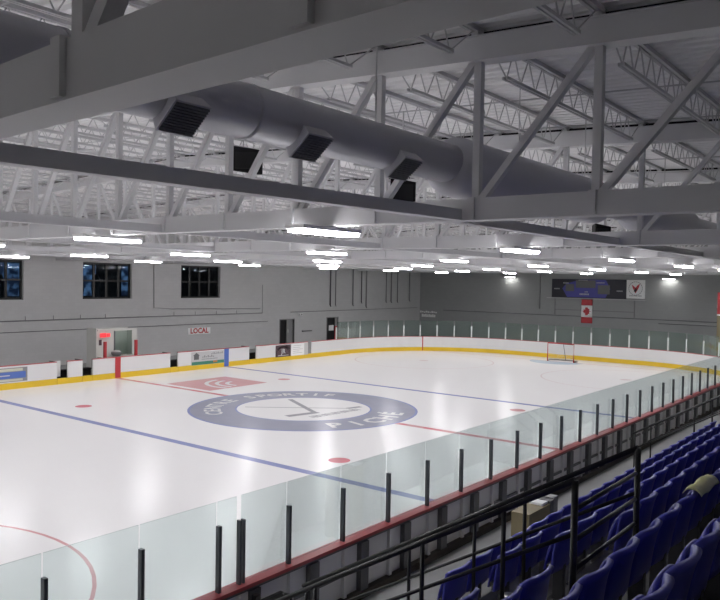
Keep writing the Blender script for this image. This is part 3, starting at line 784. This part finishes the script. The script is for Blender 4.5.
# ------------------------------------------------------------------ things on the walls
y = YW
t = thing('wall_sign', 'white sign with red word LOCAL on the grey side wall', 'sign', (11.4, y-.03, 1.53), 'signs on the side wall')
MB().box(-.98, .98, 0, .03, -.22, .22).build('sign_board', M['white'], t)
text_on('lettering', 'LOCAL', .50, facing_my(0, -.003, 0), M['red'], t, .003, .016)
tag(MB().box(16.9, 18.55, y-.03, y, 1.20, 1.52).build('wall_sign', M['lightgrey']), 'blank pale sign on the side wall beside the first doorway', 'sign', 'signs on the side wall')
def pipe(pts, r, name, lab, cat, grp=None, m='lightgrey'):
    tag(MB().tube(pts, r, 8).build(name, M[m]), lab, cat, grp)
pipe([(-8, y-.05, 2.62), (17.4, y-.05, 2.62), (17.4, y-.05, 4.75)], .03, 'conduit', 'grey conduit running along the side wall below the windows', 'conduit', m='grey')
pipe([(-8, y-.04, 2.0), (11.5, y-.04, 2.0), (18.0, y-.04, 1.98)], .018, 'conduit', 'thin dark cable line along the side wall above LOCAL sign', 'conduit', m='frame')
pipe([(7.55, y-.05, 6.05), (7.6, y-.05, 3.2), (9.0, y-.05, 3.1), (17.2, y-.05, 2.95)], .025, 'conduit', 'conduit dropping between the second and third windows then running along the wall', 'conduit', m='grey')
for k, x in enumerate((-1.03, .64, 2.35, 4.03, 9.2, 11.0, 12.9, 14.8)):
    pipe([(x, y-.05, 2.66), (x, y-.05, 2.88)], .018, 'conduit_stub', 'short conduit stub above the wall conduit, %s from the first window' % ORD[k], 'conduit', 'conduit stubs', 'grey')
for k, (x, zb) in enumerate(((25.26, 3.0), (25.95, 3.0), (28.3, 3.0), (29.5, 3.2), (30.2, 2.8), (33.2, 3.2), (34.0, 3.2), (35.0, 3.2), (37.0, 3.3))):
    pipe([(x, y-.09, 6.4), (x, y-.09, zb+.1), (x+.1, y-.09, zb)], .06 if k % 2 == 0 else .045, 'riser_pipe', 'vertical grey pipe on the side wall, %s from the first doorway' % ORD[k], 'pipe', 'riser pipes', 'grey' if k not in (0, 3) else 'frame')
pipe([(20.5, y-.03, 2.62), (38.5, y-.03, 2.66)], .02, 'conduit', 'thin cable line above the two doorways', 'conduit', m='frame')
t = thing('security_camera', 'small white camera on the side wall above the first doorway', 'camera', (21.6, y, 2.42))
MB().box(-.14, .14, -.22, -.02, -.08, .08).build('camera_body', M['white'], t); MB().tube([(0, -.22, 0), (0, -.26, -.02)], .05, 10).build('camera_lens', M['matte'], t); MB().box(-.04, .04, -.02, 0, -.05, .05).build('mount', M['white'], t)
tag(MB().box(21.9, 23.0, y-.12, y, 1.02, 1.1).build('wall_rail', M['frame']), 'short dark rail on the side wall between the two doorways', 'rail')
# timekeeper booth
t = thing('timekeeper_booth', 'cream booth with red posts and glass front behind the red centre stripe', 'booth', (1.15, 15.0, -.04))
b = MB(); b.box(-1.02, -.96, .0, .9, 0, 2.46); b.box(-.96, 1.44, .84, .9, 0, 2.30); b.box(1.44, 1.5, 0, .9, 0, 2.28); b.box(-.96, 1.5, -.05, .06, 2.30, 2.40); b.box(-.96, 1.5, .84, .9, 2.30, 2.40); b.box(-.96, .05, .0, .06, 0, 2.30); b.box(1.2, 1.44, 0, .06, 0, 2.3)
b.build('shell', M['cream'], t)
MB().box(.05, .12, -.02, .06, 0, 2.3).build('mullion', M['frame'], t)
MB().box(.13, 1.19, .01, .03, 1.0, 2.28).build('glass_front', M['endglass'], t)
MB().box(-.96, 1.44, -.62, -.001, .9, .95).build('counter', M['cream'], t)
for x in (-.9, 1.38): MB().box(x-.03, x+.03, -.6, -.54, 0, .9).build('counter_leg', M['frame'], t)
for x in (-.93, .97): MB().box(x-.07, x+.07, -.74, -.63, 0, 1.80).build('post', M['red'], t)
MB().box(-.86, -.70, -.02, -.001, 1.55, 1.85).build('switch_box', M['maroon'], t)
t = thing('exit_sign', 'glowing red exit sign on the front of the cream booth', 'sign', (1.15, 14.87, 0))
MB().box(-.84, -.50, 0, .05, 1.94, 2.16).build('lit_panel', M['exit'], t); MB().box(-.45, -.26, 0, .05, 1.95, 2.14).build('lit_panel', M['exit'], t)
t = thing('bucket', 'dark round bucket with pale lid on the booth counter', 'bucket', (1.15, 14.68, .911))
MB().tube([(0, 0, 0), (0, 0, .12), (0, 0, .24)], [.2, .27, .27], 16).build('body', M['frame'], t); MB().tube([(0, 0, .24), (0, 0, .3)], [.25, .14], 16).build('lid', M['lightgrey'], t)
# end wall: scoreboard, bird emblem panel, flag, ledge
x = XW
t = thing('scoreboard', 'dark scoreboard with blue hexagon on the end wall above the flag', 'scoreboard', (x-.152, 3.26, 4.07))
MB().box(0, .15, -3.2, 3.2, 0, 1.58).build('cabinet', M['navy'], t)
hexa = [(1.9, .78), (1.5, 1.55), (-.6, 1.55), (-1.9, 1.2), (-2.25, .78), (-1.8, .05), (1.5, .05)]
def yz_prism(poly, x0, x1):
    n = len(poly); return [(x0, yy, zz) for yy, zz in poly]+[(x1, yy, zz) for yy, zz in poly], [list(range(n)), [n+i for i in range(n)][::-1]]+[[i, n+i, n+(i+1) % n, (i+1) % n] for i in range(n)]
v, f = yz_prism([(-yy, zz) for yy, zz in hexa][::-1], -.012, -.001); MB().add(v, f).build('blue_hexagon', M['violet'], t)
for (ya, yb, za, zb) in ((-.35, 1.35, .85, 1.5), (1.5, 2.25, .55, 1.15), (-1.55, -.55, .35, 1.1)):
    MB().box(-.02, -.0121, ya-.3, yb-.3, za, zb).build('display', M['digit'], t)
mb = MB()
for (yc, zc_, n) in ((2.0, 1.25, 5), (.35, 1.55-.05, 8), (-1.1, 1.3, 7), (2.8, .75, 5), (-2.6, .65, 5), (.3, .52, 3)):
    for i in range(n): mb.box(-.026, -.0205, yc-.3+i*.1, yc-.24+i*.1, zc_-.05, zc_+.04)
for i in range(7): mb.box(-.026, -.0125, -.1+i*.12, -.02+i*.12, .25, .38)
mb.build('lettering', M['lightgrey'], t)
t = thing('emblem_panel', 'square white panel with red bird emblem beside the scoreboard', 'panel', (x-.132, -.68, 4.14))
MB().box(0, .13, -.72, .72, 0, 1.5).build('panel', M['white'], t)
bird = [(-.30, 1.12), (-.12, .98), (.0, .88), (.16, 1.08), (.34, 1.2), (.26, .9), (.12, .62), (.0, .42), (-.1, .62), (-.22, .85)]
v, f = yz_prism([(-a, b_) for a, b_ in bird][::-1], -.012, -.001); MB().add(v, f).build('bird_emblem', M['red'], t)
v, f = yz_prism([(-.05, .9), (.14, .6), (.02, .5), (-.12, .7)][::-1], -.02, -.0125); MB().add(v, f).build('emblem_shadow', M['matte'], t)  # black shape laid over the red bird
mb = MB()
for i in range(20):
    t0 = 2*PI*i/20; t1 = 2*PI*(i+.8)/20
    mb.add([(-.006, r*math.cos(a), .82+r*math.sin(a)) for a, r in ((t0, .52), (t0, .56), (t1, .56), (t1, .52))], [(0, 1, 2, 3), (3, 2, 1, 0)])
for i in range(9): mb.box(-.006, -.001, -.48+i*.11, -.41+i*.11, .18, .26)
mb.build('emblem_lettering', M['grey'], t)
t = thing('wall_flag', 'hanging red and white maple leaf flag under the scoreboard', 'flag', (x-.10, 3.33, 1.95))
def cloth(y0, y1, z0, z1): 
    m_ = MB(); m_.shell(lambda u, v: (.02*math.sin(v*7+u*9), y0+(y1-y0)*u, z0+(z1-z0)*v), 8, 6, lambda u, v: (.008, 0, 0)); return m_
cloth(-.48, .48, 1.5, 2.0).build('red_band', M['red'], t); cloth(-.48, .48, .5, 1.5).build('white_field', M['white'], t); cloth(-.48, .48, 0, .5).build('red_band', M['red'], t)
leaf = [(.0, .42), (.08, .28), (.18, .32), (.16, .12), (.27, .2), (.30, .12), (.42, .13), (.36, .02), (.42, -.04), (.22, -.2), (.24, -.28), (.02, -.24), (.02, -.42), (-.02, -.42), (-.02, -.24), (-.24, -.28), (-.22, -.2), (-.42, -.04), (-.36, .02), (-.42, .13), (-.30, .12), (-.27, .2), (-.16, .12), (-.18, .32), (-.08, .28)]
leaf = [(b_*.85, 1.0-a*.85) for a, b_ in leaf]
v, f = yz_prism(leaf, -.045, -.03); MB().add(v, f).build('maple_leaf', M['red'], t)
MB().tube([(0, -.52, 2.02), (0, .52, 2.02)], .02, 8).build('flag_rod', M['frame'], t)
t = thing('scoreboard_ledge', 'pale narrow ledge below the scoreboard on the end wall', 'ledge', (x-.1, 2.6, 3.98))
MB().box(-.1, .1, -4.1, 4.3, 0, .06).build('shelf', M['lightgrey'], t)
mb = MB()
for yy in (-3.2, 3.6): mb.box(.02, .09, yy-.03, yy+.03, -1.4, 0)
mb.box(.03, .09, -3.2, 3.6, -1.0, -.92); mb.build('support_bracket', M['grey'], t)
t = thing('wall_lettering', 'small two-line white lettering on the dark end of the end wall', 'sign', (x-.02, 19.15, 1.75))
mb = MB()
for i in range(9): mb.box(-.01, .01, 1.0-i*.22-.17, 1.0-i*.22, .42+.03*(i % 2), .62-.04*(i % 3))
for i in range(8): mb.box(-.01, .01, .8-i*.2-.17, .8-i*.2, .02, .30-.04*(i % 2))
mb.build('lettering', M['white'], t)
pipe([(x-.04, 17.5, 2.5), (x-.04, -12, 2.5)], .025, 'conduit', 'thin dark cable line along the end wall', 'conduit', m='frame')
pipe([(x-.05, -2.5, 2.2), (x-.05, -16, 2.2)], .02, 'conduit', 'lower dark cable line on the end wall beyond the flag', 'conduit', m='frame')
pipe([(x-.06, 7.6, 6.2), (x-.06, 7.6, 3.0)], .05, 'riser_pipe', 'vertical grey pipe on the end wall beside the scoreboard', 'pipe', m='grey')
t = thing('emergency_light', 'small white emergency light on the end wall beyond the emblem panel', 'lamp', (x-.101, -7.0, 3.6))
MB().box(-.06, .1, -.2, .2, 0, .25).build('body', M['white'], t); MB().ball((-.05, -.12, .32), .08).build('lamp_head', M['white'], t); MB().ball((-.05, .12, .32), .08).build('lamp_head', M['white'], t)
t = thing('banner_pole', 'tan vertical pole with red top standing behind the end glass', 'pole', (29.5, -9.05, -.04))
MB().box(-.09, .09, -.16, .16, 0, 3.4).build('pole', M['ply'], t); MB().box(-.1, .1, -.17, .17, 3.4, 3.5).build('band', M['white'], t); MB().box(-.09, .09, -.16, .16, 3.5, 4.9).build('pole_top', M['red'], t)

# ------------------------------------------------------------------ camera, world, view
cd = bpy.data.cameras.new('camera'); cam = bpy.data.objects.new('camera', cd); C.objects.link(cam)
mw = Matrix((Rv, Uv, -Dv)).transposed().to_4x4(); mw.translation = CAM; cam.matrix_world = mw
cd.sensor_fit = 'HORIZONTAL'; cd.sensor_width = 36; cd.lens = FPX/720*36; cd.clip_start = .1; cd.clip_end = 300
bpy.context.scene.camera = cam
w = bpy.data.worlds.new('world'); bpy.context.scene.world = w; w.use_nodes = True
w.node_tree.nodes['Background'].inputs[0].default_value = (.02, .025, .03, 1); w.node_tree.nodes['Background'].inputs[1].default_value = .2
sc = bpy.context.scene
sc.view_settings.view_transform = 'Standard'; sc.view_settings.look = 'None'; sc.view_settings.gamma = 1; sc.view_settings.exposure = -0.48
sc.cycles.max_bounces = 12; sc.cycles.diffuse_bounces = 8; sc.cycles.transparent_max_bounces = 16
